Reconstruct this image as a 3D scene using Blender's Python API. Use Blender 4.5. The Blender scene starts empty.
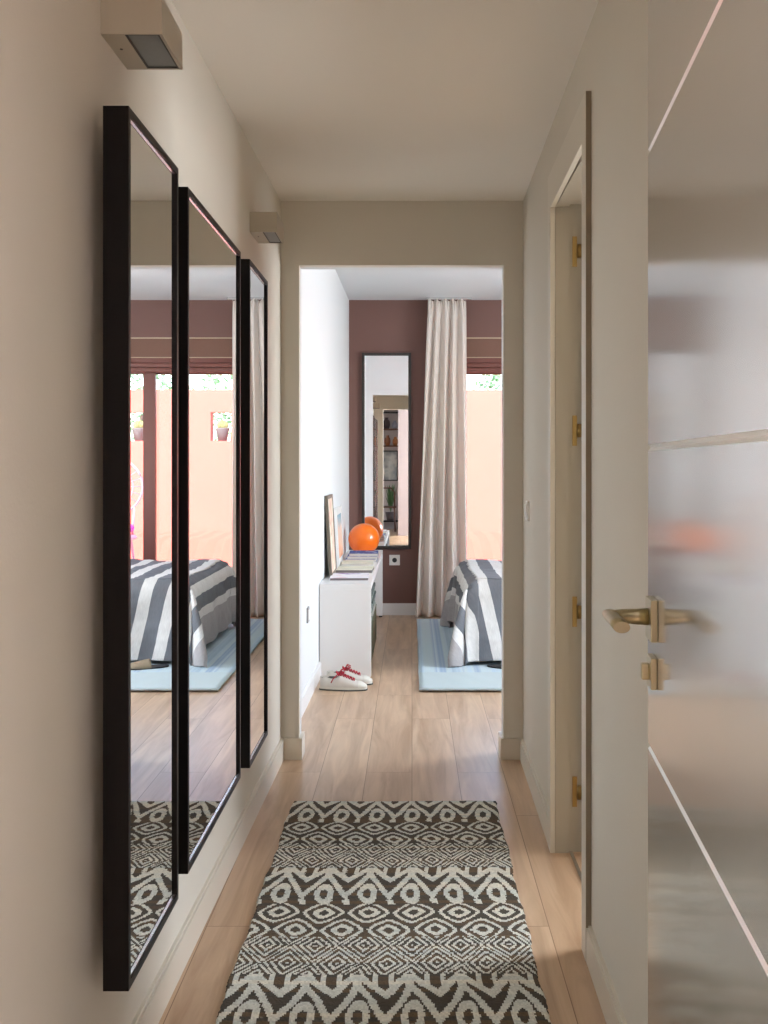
import bpy, bmesh, math, random
from mathutils import Vector, Matrix
random.seed(7)
PI = math.pi
C = bpy.context.scene.collection

# ------------------------------------------------------------------ helpers
def lin(r, g, b):
    def f(c):
        c = c / 255.0
        return c / 12.92 if c <= 0.04045 else ((c + 0.055) / 1.055) ** 2.4
    return (f(r), f(g), f(b), 1.0)

def mat(name, col, rough=0.5, metal=0.0, noise=0.0, nscale=20.0, bump=0.0, bscale=200.0,
        coat=0.0, coat_rough=0.1, sheen=0.0, stretch=None, spec=0.5):
    m = bpy.data.materials.new(name); m.use_nodes = True
    nt = m.node_tree; n = nt.nodes; l = nt.links
    b = n['Principled BSDF']
    b.inputs['Base Color'].default_value = col
    b.inputs['Roughness'].default_value = rough
    b.inputs['Metallic'].default_value = metal
    b.inputs['Coat Weight'].default_value = coat
    b.inputs['Coat Roughness'].default_value = coat_rough
    b.inputs['Specular IOR Level'].default_value = spec
    if sheen: b.inputs['Sheen Weight'].default_value = sheen
    tc = n.new('ShaderNodeTexCoord'); mp = n.new('ShaderNodeMapping')
    l.new(tc.outputs['Object'], mp.inputs['Vector'])
    if stretch: mp.inputs['Scale'].default_value = stretch
    if noise:
        t = n.new('ShaderNodeTexNoise'); t.inputs['Scale'].default_value = nscale; t.inputs['Detail'].default_value = 4
        l.new(mp.outputs[0], t.inputs['Vector'])
        mr = n.new('ShaderNodeMapRange'); mr.inputs['To Min'].default_value = 1 - noise; mr.inputs['To Max'].default_value = 1 + noise
        l.new(t.outputs['Fac'], mr.inputs['Value'])
        mx = n.new('ShaderNodeMix'); mx.data_type = 'RGBA'; mx.blend_type = 'MULTIPLY'; mx.inputs['Factor'].default_value = 1
        mx.inputs['A'].default_value = col; l.new(mr.outputs[0], mx.inputs['B'])
        l.new(mx.outputs['Result'], b.inputs['Base Color'])
    if bump:
        t2 = n.new('ShaderNodeTexNoise'); t2.inputs['Scale'].default_value = bscale; t2.inputs['Detail'].default_value = 3
        l.new(mp.outputs[0], t2.inputs['Vector'])
        bp = n.new('ShaderNodeBump'); bp.inputs['Strength'].default_value = bump; bp.inputs['Distance'].default_value = 0.004
        l.new(t2.outputs['Fac'], bp.inputs['Height']); l.new(bp.outputs[0], b.inputs['Normal'])
    return m

M = {}
M['beige'] = mat('beige_plaster', lin(213, 207, 195), 0.75, noise=0.02, nscale=3, bump=0.08, bscale=120)
M['beige_trim'] = mat('beige_trim', lin(214, 207, 193), 0.4, bump=0.02)
M['jamb'] = mat('jamb_shaded_beige', lin(176, 168, 152), 0.45)  # trim beige darkened: the shade on the jamb is put into its colour
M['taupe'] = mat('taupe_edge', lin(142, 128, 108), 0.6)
M['white_wall'] = mat('white_plaster', lin(217, 220, 221), 0.75, noise=0.01, nscale=3, bump=0.05, bscale=120)
M['ceiling'] = mat('ceiling_paint', lin(234, 229, 220), 0.85, bump=0.04, bscale=100)
M['white_trim'] = mat('white_trim', lin(228, 228, 226), 0.4)
M['maroon'] = mat('maroon_plaster', lin(116, 84, 76), 0.7, noise=0.04, nscale=4, bump=0.06, bscale=120)
M['wenge'] = mat('wenge_wood', lin(12, 7, 7), 0.42, noise=0.25, nscale=6, stretch=(8, 8, 0.6), bump=0.1, bscale=40, spec=0.22)
M['mirror'] = mat('mirror_glass', (0.93, 0.94, 0.94, 1), 0.0, 1.0)
M['brass'] = mat('brushed_brass', lin(186, 174, 142), 0.32, 1.0, noise=0.05, nscale=40)
M['gold'] = mat('gold_brass', lin(158, 132, 84), 0.35, 1.0)
M['alu'] = mat('aluminium', lin(225, 225, 225), 0.25, 1.0)
M['inlay'] = mat('pale_inlay_metal', lin(238, 238, 236), 0.35, 0.6)
M['lamp_metal'] = mat('lamp_beige_metal', lin(186, 178, 162), 0.5)
M['lamp_frame'] = mat('lamp_dark_frame', lin(70, 68, 64), 0.5)
M['lamp_glass'] = mat('lamp_frosted_glass', lin(120, 124, 124), 0.35, noise=0.08, nscale=60)
M['frame_dark'] = mat('dark_mirror_frame', lin(48, 42, 38), 0.4)
M['wood_red'] = mat('mahogany_frame', lin(112, 64, 54), 0.4, noise=0.15, nscale=5, stretch=(6, 6, 0.6))
M['blind'] = mat('brown_blind_fabric', lin(120, 88, 74), 0.8, noise=0.05, nscale=60)
M['blind_trim'] = mat('cream_batten', lin(190, 170, 145), 0.6)
M['orange'] = mat('orange_plaster', lin(214, 101, 86), 0.8, noise=0.05, nscale=2.5, bump=0.1)
M['paving'] = mat('terrace_stone', lin(205, 190, 175), 0.7, noise=0.06, nscale=4)
M['white_lacquer'] = mat('white_lacquer', lin(232, 231, 228), 0.3)
M['orange_gloss'] = mat('orange_glaze', lin(255, 118, 8), 0.28, coat=0.5)
M['plastic'] = mat('white_plastic', lin(235, 233, 228), 0.35)
M['dark'] = mat('dark_plastic', lin(35, 35, 38), 0.5)
M['grey_plastic'] = mat('grey_plastic', lin(150, 150, 150), 0.4)
M['olive'] = mat('olive_basket', lin(118, 116, 88), 0.85, noise=0.2, nscale=90, bump=0.4, bscale=150)
M['shoe_white'] = mat('shoe_canvas', lin(205, 200, 190), 0.7, noise=0.05, nscale=40, bump=0.1)
M['shoe_sole'] = mat('shoe_rubber', lin(215, 212, 200), 0.5)
M['shoe_dark'] = mat('shoe_lining', lin(78, 78, 72), 0.8)
M['red_lace'] = mat('red_lace', lin(170, 18, 42), 0.7)
M['box_beige'] = mat('bed_base_fabric', lin(190, 176, 150), 0.8, noise=0.05, nscale=100)
M['slipper'] = mat('beige_felt', lin(150, 134, 110), 0.9, noise=.1)
M['wood_leg'] = mat('pale_wood', lin(200, 175, 140), 0.5, noise=0.08, nscale=10, stretch=(4, 4, .5))
M['black_metal'] = mat('black_metal', lin(32, 32, 34), 0.45, 0.6)
M['brown_wood'] = mat('brown_wood', lin(96, 58, 40), 0.45, noise=0.15, nscale=10)
M['leaf'] = mat('leaf_green', lin(70, 105, 60), 0.6, noise=0.3, nscale=6)
M['leaf_far'] = mat('hedge_leaf_green', lin(110, 150, 100), 0.6, noise=0.3, nscale=3)
M['pot_grey'] = mat('grey_clay_pot', lin(110, 98, 98), 0.8, noise=0.1, nscale=20)
M['cactus'] = mat('yellow_green_cactus', lin(160, 150, 95), 0.7, noise=0.25, nscale=60, bump=0.5, bscale=90)
M['pink'] = mat('pink_cane', lin(225, 150, 165), 0.6)
M['magenta'] = mat('magenta_fabric', lin(215, 45, 160), 0.8)
M['partition'] = mat('partition_paint', lin(172, 160, 162), 0.7)
M['rear_wall'] = mat('rear_wall_paint', lin(190, 180, 178), 0.8)

# door satin paint with faint vertical brushing, strongly reflective at grazing angles
M['door_paint'] = mat('satin_door_paint', lin(150, 145, 140), 0.22, coat=1.0, coat_rough=0.115,
                      noise=0.03, nscale=6, stretch=(30, 30, 0.6), bump=0.012, bscale=30)
M['door_paint'].node_tree.nodes['Principled BSDF'].inputs['Coat IOR'].default_value = 2.15

def floor_material():
    m = bpy.data.materials.new('oak_planks'); m.use_nodes = True
    nt = m.node_tree; n = nt.nodes; l = nt.links; b = n['Principled BSDF']
    tc = n.new('ShaderNodeTexCoord'); sp = n.new('ShaderNodeSeparateXYZ'); cb = n.new('ShaderNodeCombineXYZ')
    l.new(tc.outputs['Object'], sp.inputs[0]); l.new(sp.outputs['Y'], cb.inputs['X']); l.new(sp.outputs['X'], cb.inputs['Y'])
    br = n.new('ShaderNodeTexBrick')
    br.inputs['Scale'].default_value = 1; br.inputs['Brick Width'].default_value = 1.5
    br.inputs['Row Height'].default_value = 0.19; br.inputs['Mortar Size'].default_value = 0.0012
    br.inputs['Mortar Smooth'].default_value = 0.2; br.inputs['Bias'].default_value = 0.0
    br.offset = 0.37
    br.inputs['Color1'].default_value = lin(212, 184, 154); br.inputs['Color2'].default_value = lin(200, 170, 140)
    br.inputs['Mortar'].default_value = lin(135, 102, 76)
    l.new(cb.outputs[0], br.inputs['Vector'])
    # per plank offset for grain
    mp = n.new('ShaderNodeMapping'); mp.inputs['Scale'].default_value = (11, 0.9, 1)
    l.new(tc.outputs['Object'], mp.inputs['Vector'])
    add = n.new('ShaderNodeVectorMath'); add.operation = 'ADD'
    sc = n.new('ShaderNodeVectorMath'); sc.operation = 'SCALE'; sc.inputs['Scale'].default_value = 40
    l.new(br.outputs['Color'], sc.inputs[0]); l.new(mp.outputs[0], add.inputs[0]); l.new(sc.outputs[0], add.inputs[1])
    nz = n.new('ShaderNodeTexNoise'); nz.inputs['Scale'].default_value = 1.6; nz.inputs['Detail'].default_value = 5
    nz.inputs['Roughness'].default_value = 0.55; nz.inputs['Distortion'].default_value = 0.9
    l.new(add.outputs[0], nz.inputs['Vector'])
    cr = n.new('ShaderNodeValToRGB')
    cr.color_ramp.elements[0].position = 0.3; cr.color_ramp.elements[0].color = lin(204, 190, 176)
    cr.color_ramp.elements[1].position = 0.66; cr.color_ramp.elements[1].color = (1, 1, 1, 1)
    l.new(nz.outputs['Fac'], cr.inputs[0])
    mx = n.new('ShaderNodeMix'); mx.data_type = 'RGBA'; mx.blend_type = 'MULTIPLY'; mx.inputs['Factor'].default_value = 0.85
    l.new(br.outputs['Color'], mx.inputs['A']); l.new(cr.outputs[0], mx.inputs['B'])
    l.new(mx.outputs['Result'], b.inputs['Base Color'])
    mr = n.new('ShaderNodeMapRange'); mr.inputs['To Min'].default_value = 0.30; mr.inputs['To Max'].default_value = 0.38
    l.new(nz.outputs['Fac'], mr.inputs['Value']); l.new(mr.outputs[0], b.inputs['Roughness'])
    bp = n.new('ShaderNodeBump'); bp.inputs['Strength'].default_value = 0.02; bp.inputs['Distance'].default_value = 0.002
    l.new(nz.outputs['Fac'], bp.inputs['Height']); l.new(bp.outputs[0], b.inputs['Normal'])
    return m
M['floor'] = floor_material()

def curtain_material():
    m = bpy.data.materials.new('cream_linen'); m.use_nodes = True
    nt = m.node_tree; n = nt.nodes; l = nt.links
    b = n['Principled BSDF']; b.inputs['Base Color'].default_value = lin(246, 241, 234); b.inputs['Roughness'].default_value = 0.85
    tr = n.new('ShaderNodeBsdfTranslucent'); tr.inputs['Color'].default_value = lin(236, 224, 214)
    mx = n.new('ShaderNodeMixShader'); mx.inputs[0].default_value = 0.4
    l.new(b.outputs[0], mx.inputs[1]); l.new(tr.outputs[0], mx.inputs[2]); l.new(mx.outputs[0], n['Material Output'].inputs['Surface'])
    t = n.new('ShaderNodeTexNoise'); t.inputs['Scale'].default_value = 260
    bp = n.new('ShaderNodeBump'); bp.inputs['Strength'].default_value = 0.1; bp.inputs['Distance'].default_value = 0.002
    tc = n.new('ShaderNodeTexCoord'); l.new(tc.outputs['Object'], t.inputs['Vector'])
    l.new(t.outputs['Fac'], bp.inputs['Height']); l.new(bp.outputs[0], b.inputs['Normal'])
    return m
M['curtain'] = curtain_material()

def glass_material():
    m = bpy.data.materials.new('window_glass'); m.use_nodes = True
    nt = m.node_tree; n = nt.nodes; l = nt.links; n.remove(n['Principled BSDF'])
    tr = n.new('ShaderNodeBsdfTransparent'); tr.inputs['Color'].default_value = (0.95, 0.97, 0.96, 1)
    gl = n.new('ShaderNodeBsdfGlossy'); gl.inputs['Roughness'].default_value = 0.0
    fr = n.new('ShaderNodeFresnel'); fr.inputs['IOR'].default_value = 1.5
    mx = n.new('ShaderNodeMixShader')
    l.new(fr.outputs[0], mx.inputs[0]); l.new(tr.outputs[0], mx.inputs[1]); l.new(gl.outputs[0], mx.inputs[2])
    l.new(mx.outputs[0], n['Material Output'].inputs['Surface'])
    return m
M['glass'] = glass_material()

def blanket_material():
    m = bpy.data.materials.new('striped_cotton'); m.use_nodes = True
    nt = m.node_tree; n = nt.nodes; l = nt.links; b = n['Principled BSDF']; b.inputs['Roughness'].default_value = 0.9
    uv = n.new('ShaderNodeUVMap'); uv.uv_map = 'UVMap'; sp = n.new('ShaderNodeSeparateXYZ'); l.new(uv.outputs[0], sp.inputs[0])
    def math_(op, a, bb):
        k = n.new('ShaderNodeMath'); k.operation = op
        for i, v in enumerate((a, bb)):
            if isinstance(v, (int, float)): k.inputs[i].default_value = v
            else: l.new(v, k.inputs[i])
        return k.outputs[0]
    u = sp.outputs['X']
    f = math_('FRACT', math_('DIVIDE', math_('SUBTRACT', u, 0.26), 0.172), 0)
    dark = math_('MULTIPLY', math_('LESS_THAN', f, 0.54), math_('GREATER_THAN', u, 0.26))
    lg = math_('LESS_THAN', u, 0.2)
    nz = n.new('ShaderNodeTexNoise'); nz.inputs['Scale'].default_value = 180; nz.inputs['Detail'].default_value = 2
    mpn = n.new('ShaderNodeMapping'); mpn.inputs['Scale'].default_value = (1, 0.15, 1)
    l.new(uv.outputs[0], mpn.inputs['Vector']); l.new(mpn.outputs[0], nz.inputs['Vector'])
    m1 = n.new('ShaderNodeMix'); m1.data_type = 'RGBA'; m1.inputs['A'].default_value = lin(212, 210, 205); m1.inputs['B'].default_value = lin(165, 160, 158)
    l.new(lg, m1.inputs['Factor'])
    m2 = n.new('ShaderNodeMix'); m2.data_type = 'RGBA'; m2.inputs['B'].default_value = lin(106, 108, 112)
    l.new(dark, m2.inputs['Factor']); l.new(m1.outputs['Result'], m2.inputs['A'])
    mr = n.new('ShaderNodeMapRange'); mr.inputs['To Min'].default_value = 0.8; mr.inputs['To Max'].default_value = 1.2
    l.new(nz.outputs['Fac'], mr.inputs['Value'])
    m3 = n.new('ShaderNodeMix'); m3.data_type = 'RGBA'; m3.blend_type = 'MULTIPLY'; m3.inputs['Factor'].default_value = 1
    l.new(m2.outputs['Result'], m3.inputs['A']); l.new(mr.outputs[0], m3.inputs['B'])
    l.new(m3.outputs['Result'], b.inputs['Base Color'])
    return m
M['blanket'] = blanket_material()

def blue_rug_material():
    m = bpy.data.materials.new('blue_striped_weave'); m.use_nodes = True
    nt = m.node_tree; n = nt.nodes; l = nt.links; b = n['Principled BSDF']; b.inputs['Roughness'].default_value = 0.95
    tc = n.new('ShaderNodeTexCoord'); sp = n.new('ShaderNodeSeparateXYZ'); l.new(tc.outputs['Object'], sp.inputs[0])
    cb = n.new('ShaderNodeCombineXYZ'); l.new(sp.outputs['X'], cb.inputs['X'])
    nz = n.new('ShaderNodeTexNoise'); nz.inputs['Scale'].default_value = 9; nz.inputs['Detail'].default_value = 3
    l.new(cb.outputs[0], nz.inputs['Vector'])
    cr = n.new('ShaderNodeValToRGB'); cr.color_ramp.interpolation = 'LINEAR'
    e = cr.color_ramp.elements
    e[0].position = 0.36; e[0].color = lin(132, 155, 172); e[1].position = 0.44; e[1].color = lin(178, 198, 210)
    e.new(0.52).color = lin(186, 202, 205); e.new(0.6).color = lin(150, 172, 196); e.new(0.66).color = lin(195, 210, 214)
    l.new(nz.outputs['Fac'], cr.inputs[0])
    # plain sage band across the near end
    lt = n.new('ShaderNodeMath'); lt.operation = 'LESS_THAN'; lt.inputs[1].default_value = 6.55; l.new(sp.outputs['Y'], lt.inputs[0])
    mx = n.new('ShaderNodeMix'); mx.data_type = 'RGBA'; mx.inputs['B'].default_value = lin(182, 196, 198)
    l.new(lt.outputs[0], mx.inputs['Factor']); l.new(cr.outputs[0], mx.inputs['A'])
    l.new(mx.outputs['Result'], b.inputs['Base Color'])
    w = n.new('ShaderNodeTexNoise'); w.inputs['Scale'].default_value = 150; l.new(tc.outputs['Object'], w.inputs['Vector'])
    bp = n.new('ShaderNodeBump'); bp.inputs['Strength'].default_value = 0.3; bp.inputs['Distance'].default_value = 0.004
    l.new(w.outputs['Fac'], bp.inputs['Height']); l.new(bp.outputs[0], b.inputs['Normal'])
    return m
M['blue_rug'] = blue_rug_material()

def attr_material(name, attr, rough=0.95, bump=True):
    m = bpy.data.materials.new(name); m.use_nodes = True
    nt = m.node_tree; n = nt.nodes; l = nt.links; b = n['Principled BSDF']; b.inputs['Roughness'].default_value = rough
    a = n.new('ShaderNodeVertexColor'); a.layer_name = attr
    l.new(a.outputs['Color'], b.inputs['Base Color'])
    if bump:
        tc = n.new('ShaderNodeTexCoord'); mp = n.new('ShaderNodeMapping'); mp.inputs['Scale'].default_value = (60, 260, 60)
        l.new(tc.outputs['Object'], mp.inputs['Vector'])
        w = n.new('ShaderNodeTexNoise'); w.inputs['Scale'].default_value = 1.0; l.new(mp.outputs[0], w.inputs['Vector'])
        bp = n.new('ShaderNodeBump'); bp.inputs['Strength'].default_value = 0.5; bp.inputs['Distance'].default_value = 0.004
        l.new(w.outputs['Fac'], bp.inputs['Height']); l.new(bp.outputs[0], b.inputs['Normal'])
    return m
M['kilim'] = attr_material('kilim_weave', 'pattern')

def art_material(name, cols, scale=6.0, zr=None):
    m = bpy.data.materials.new(name); m.use_nodes = True
    nt = m.node_tree; n = nt.nodes; l = nt.links; b = n['Principled BSDF']; b.inputs['Roughness'].default_value = 0.65
    tc = n.new('ShaderNodeTexCoord'); nz = n.new('ShaderNodeTexNoise'); nz.inputs['Scale'].default_value = scale; nz.inputs['Detail'].default_value = 2
    l.new(tc.outputs['Object'], nz.inputs['Vector'])
    cr = n.new('ShaderNodeValToRGB'); e = cr.color_ramp.elements
    k = len(cols)
    for i, c in enumerate(cols):
        p = 0.3 + 0.4 * i / (k - 1)
        if i < 2: e[i].position = p; e[i].color = lin(*c)
        else: e.new(p).color = lin(*c)
    if zr:
        sp = n.new('ShaderNodeSeparateXYZ'); l.new(tc.outputs['Object'], sp.inputs[0])
        mr = n.new('ShaderNodeMapRange'); mr.inputs['From Min'].default_value = zr[0]; mr.inputs['From Max'].default_value = zr[1]
        mr.inputs['To Min'].default_value = 0.3; mr.inputs['To Max'].default_value = 0.7; l.new(sp.outputs['Z'], mr.inputs['Value'])
        ad = n.new('ShaderNodeMath'); ad.operation = 'ADD'; l.new(mr.outputs[0], ad.inputs[0])
        sb_ = n.new('ShaderNodeMath'); sb_.operation = 'MULTIPLY_ADD'; sb_.inputs[1].default_value = 0.3; sb_.inputs[2].default_value = -0.15
        l.new(nz.outputs['Fac'], sb_.inputs[0]); l.new(sb_.outputs[0], ad.inputs[1]); l.new(ad.outputs[0], cr.inputs[0])
    else: l.new(nz.outputs['Fac'], cr.inputs[0])
    l.new(cr.outputs[0], b.inputs['Base Color'])
    return m

class MB:
    """collects shapes into ONE mesh"""
    def __init__(self): self.bm = bmesh.new()
    def box(self, x0, y0, z0, x1, y1, z1, bevel=0.0, mi=0):
        r = bmesh.ops.create_cube(self.bm, size=1.0); vs = r['verts']
        for v in vs:
            v.co = Vector(((x0 + x1) / 2 + v.co.x * abs(x1 - x0), (y0 + y1) / 2 + v.co.y * abs(y1 - y0), (z0 + z1) / 2 + v.co.z * abs(z1 - z0)))
        fs = list({f for v in vs for f in v.link_faces})
        for f in fs: f.material_index = mi
        if bevel:
            es = list({e for v in vs for e in v.link_edges})
            bmesh.ops.bevel(self.bm, geom=es, offset=bevel, segments=2, affect='EDGES', profile=0.5)
        return vs
    def prism(self, poly, z0, z1, mi=0):
        a = [self.bm.verts.new((p[0], p[1], z0)) for p in poly]; b = [self.bm.verts.new((p[0], p[1], z1)) for p in poly]
        n = len(poly)
        fs = [self.bm.faces.new(a[::-1]), self.bm.faces.new(b)]
        for i in range(n): fs.append(self.bm.faces.new((a[i], a[(i + 1) % n], b[(i + 1) % n], b[i])))
        for f in fs: f.material_index = mi
        bmesh.ops.recalc_face_normals(self.bm, faces=fs)
    def tube(self, pts, r, seg=10, caps=True, mi=0):
        pts = [Vector(p) for p in pts]; rings = []
        rr = r if isinstance(r, (list, tuple)) else [r] * len(pts)
        for i, p in enumerate(pts):
            d = (pts[min(i + 1, len(pts) - 1)] - pts[max(i - 1, 0)]).normalized()
            up = Vector((0, 0, 1)) if abs(d.z) < 0.9 else Vector((1, 0, 0))
            s = d.cross(up).normalized(); t = s.cross(d).normalized()
            rings.append([self.bm.verts.new(p + (s * math.cos(2 * PI * k / seg) + t * math.sin(2 * PI * k / seg)) * rr[i]) for k in range(seg)])
        for i in range(len(rings) - 1):
            for k in range(seg):
                f = self.bm.faces.new((rings[i][k], rings[i][(k + 1) % seg], rings[i + 1][(k + 1) % seg], rings[i + 1][k])); f.smooth = True; f.material_index = mi
        if caps:
            self.bm.faces.new(rings[0][::-1]); self.bm.faces.new(rings[-1])
    def lathe(self, prof, c=(0, 0, 0), seg=32, mi=0):
        rings = []
        for r, z in prof:
            rings.append([self.bm.verts.new((c[0] + r * math.cos(2 * PI * k / seg), c[1] + r * math.sin(2 * PI * k / seg), c[2] + z)) for k in range(seg)])
        for i in range(len(rings) - 1):
            for k in range(seg):
                f = self.bm.faces.new((rings[i][k], rings[i][(k + 1) % seg], rings[i + 1][(k + 1) % seg], rings[i + 1][k])); f.smooth = True; f.material_index = mi
        self.bm.faces.new(rings[0][::-1]); self.bm.faces.new(rings[-1])
    def sphere(self, c, r, u=32, v=16, scale=(1, 1, 1)):
        res = bmesh.ops.create_uvsphere(self.bm, u_segments=u, v_segments=v, radius=r)
        for w in res['verts']:
            w.co = Vector((w.co.x * scale[0] + c[0], w.co.y * scale[1] + c[1], w.co.z * scale[2] + c[2]))
            for f in w.link_faces: f.smooth = True
    def grid(self, fn, nu, nv, closed_u=False):
        vs = [[self.bm.verts.new(fn(i, j)) for j in range(nv)] for i in range(nu)]
        fs = []
        for i in range(nu if closed_u else nu - 1):
            for j in range(nv - 1):
                f = self.bm.faces.new((vs[i][j], vs[(i + 1) % nu][j], vs[(i + 1) % nu][j + 1], vs[i][j + 1])); f.smooth = True; fs.append(f)
        return vs, fs
    def xform(self, mtx):
        bmesh.ops.transform(self.bm, matrix=mtx, verts=self.bm.verts); return self
    def build(self, name, m, parent=None, **props):
        bmesh.ops.recalc_face_normals(self.bm, faces=self.bm.faces)
        me = bpy.data.meshes.new(name); self.bm.to_mesh(me); self.bm.free()
        for k in (m if isinstance(m, (list, tuple)) else [m]): me.materials.append(k)
        o = bpy.data.objects.new(name, me); C.objects.link(o)
        if parent is not None: o.parent = parent; o.matrix_parent_inverse = parent.matrix_basis.inverted()
        for k, v in props.items(): o[k] = v
        return o

def tag(o, label, cat, group=None, kind=None):
    o['label'] = label; o['category'] = cat
    if group: o['group'] = group
    if kind: o['kind'] = kind
    return o

def empty(name, loc=(0, 0, 0), rotz=0.0):
    o = bpy.data.objects.new(name, None); C.objects.link(o); o.location = loc; o.rotation_euler = (0, 0, rotz)
    o.empty_display_size = 0.1
    bpy.context.view_layer.update()
    return o

def struct(o, label=None, cat=None):
    o['kind'] = 'structure'
    if label: o['label'] = label
    if cat: o['category'] = cat
    return o

def one(name, m, fn, parent=None):
    b = MB(); fn(b); return b.build(name, m, parent)

def copy_tree(o, parent=None):
    c = o.copy(); C.objects.link(c)
    if parent is not None: c.parent = parent; c.matrix_parent_inverse = o.matrix_parent_inverse.copy()
    for ch in list(o.children): copy_tree(ch, c)
    return c

# ------------------------------------------------------------------ camera: stands at x=0, y=0, looks along +Y
H = 1.283; F = 1081.0
cam = bpy.data.cameras.new('camera'); co = bpy.data.objects.new('camera', cam); C.objects.link(co)
co.location = (0, 0, H); co.rotation_euler = (PI / 2, 0, 0)
cam.sensor_fit = 'HORIZONTAL'; cam.sensor_width = 36.0; cam.lens = F / 768 * 36
cam.shift_x = -(412 - 384) / 768; cam.shift_y = -(512 - 464) / 768
cam.clip_start = 0.05; cam.clip_end = 200
bpy.context.scene.camera = co

# ------------------------------------------------------------------ shell
ZC = 2.427                       # corridor ceiling
ZR = 2.676                       # bedroom ceiling
YE0, YE1 = 4.70, 4.80            # end wall of the corridor
YD0, YD1 = 0.86, 1.0             # near doorway wall
YB = 9.185                       # bedroom far wall
xl = lambda y: -0.570 - (4.70 - y) * 0.0115     # corridor left wall
xr = lambda y: 0.483 - (4.70 - y) * 0.0105      # corridor right wall
xb = lambda y: -0.578 + (y - 4.8) * 0.0098      # bedroom left wall

struct(one('floor', M['floor'], lambda b: b.box(-3.0, -3.3, -0.12, 3.4, YB + 0.25, 0)), 'oak plank floor running from the corridor into the bedroom', 'floor')
struct(one('ceiling', M['ceiling'], lambda b: b.box(-1.2, YD0, ZC, 2.9, YE1 - 0.005, 2.9)), 'low beige painted corridor ceiling', 'ceiling')
struct(one('ceiling_bedroom', M['white_wall'], lambda b: b.box(-0.9, YE1, ZR, 3.4, YB + 0.25, 2.9)), 'white bedroom ceiling seen through the opening', 'ceiling')
struct(one('ceiling_rear', M['white_wall'], lambda b: b.box(-3.0, -3.3, 2.6, 3.0, YD0, 2.9)), 'ceiling of the room behind the doorway', 'ceiling')

struct(one('wall_left', M['beige'], lambda b: b.prism([(xl(YD1), YD1), (xl(YE0), YE0), (-0.8, YE0), (-0.8, YD1)], 0, ZC)), 'beige corridor wall carrying the three mirrors', 'wall')

DY0, DY1, DZ = 2.86, 3.575, 2.13
def wr(b):
    a, c = DY0 - 0.014, DY1 + 0.012
    b.prism([(xr(YD1), YD1), (0.62, YD1), (0.62, a), (xr(a), a)], 0, ZC)
    b.prism([(xr(c), c), (0.62, c), (0.62, YE0), (xr(YE0), YE0)], 0, ZC)
    b.prism([(xr(a), a), (0.62, a), (0.62, c), (xr(c), c)], DZ + 0.03, ZC)
struct(one('wall_right', M['beige'], wr), 'beige corridor wall pierced by the side doorway', 'wall')

OX0, OX1, OZ = -0.491, 0.398, 2.147
def we(b, y0, y1):
    b.box(-0.9, y0, 0, OX0, y1, 2.9); b.box(OX1, y0, 0, 3.4, y1, 2.9); b.box(OX0, y0, OZ, OX1, y1, 2.9)
b = MB()
b.box(-0.9, YE0, 0, OX0, YE0 + 0.05, ZR); b.box(OX1, YE0, 0, 3.4, YE0 + 0.05, ZR); b.box(OX0, YE0, OZ, OX1, YE0 + 0.05, ZR)
b.box(-0.9, YE0 + 0.05, 0, OX0, YE1, ZR, mi=1); b.box(OX1, YE0 + 0.05, 0, 3.4, YE1, ZR, mi=1); b.box(OX0, YE0 + 0.05, OZ, OX1, YE1, ZR, mi=1)
struct(b.build('wall_end', [M['beige'], M['white_wall']]), 'beige end wall around the wide opening to the bedroom', 'wall')

def wd(b):
    b.box(-3.0, YD0, 0, -0.464, YD1, 2.6); b.box(0.372, YD0, 0, 3.0, YD1, 2.6); b.box(-0.464, YD0, 2.16, 0.372, YD1, 2.6)
struct(one('wall_near', M['beige'], wd), 'wall around the doorway the view is taken through', 'wall')

# bedroom walls
struct(one('wall_bedroom_left', M['white_wall'], lambda b: b.prism([(xb(YE1), YE1), (xb(YB), YB), (-0.9, YB), (-0.9, YE1)], 0, ZR)), 'white bedroom wall behind the long console', 'wall')
WX0, WX1, WZ = 0.35, 2.7, 2.36
def wf(b):
    b.box(-0.9, YB, 0, WX0, YB + 0.25, ZR); b.box(WX1, YB, 0, 3.4, YB + 0.25, ZR); b.box(WX0, YB, WZ, WX1, YB + 0.25, ZR)
struct(one('wall_far', M['maroon'], wf), 'maroon bedroom wall with the tall mirror', 'wall')
def wbr(b):
    b.box(3.2, YE1, 0, 3.4, 5.2, ZR); b.box(3.2, 7.4, 0, 3.4, YB, ZR); b.box(3.2, 5.2, 0, 3.4, 7.4, 0.8); b.box(3.2, 5.2, 2.2, 3.4, 7.4, ZR)
struct(one('wall_bedroom_right', M['white_wall'], wbr), 'white bedroom wall with an opening added for fill light', 'wall')

# side room behind the right doorway
struct(one('wall_side_room', M['white_wall'], lambda b: (b.box(2.7, YD1, 0, 2.9, 3.1, ZC), b.box(2.7, 4.5, 0, 2.9, YE0, ZC), b.box(2.7, 3.1, 0, 2.9, 4.5, 0.9), b.box(2.7, 3.1, 2.1, 2.9, 4.5, ZC))), 'far wall of the side room with an opening added for fill light', 'wall')

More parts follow.
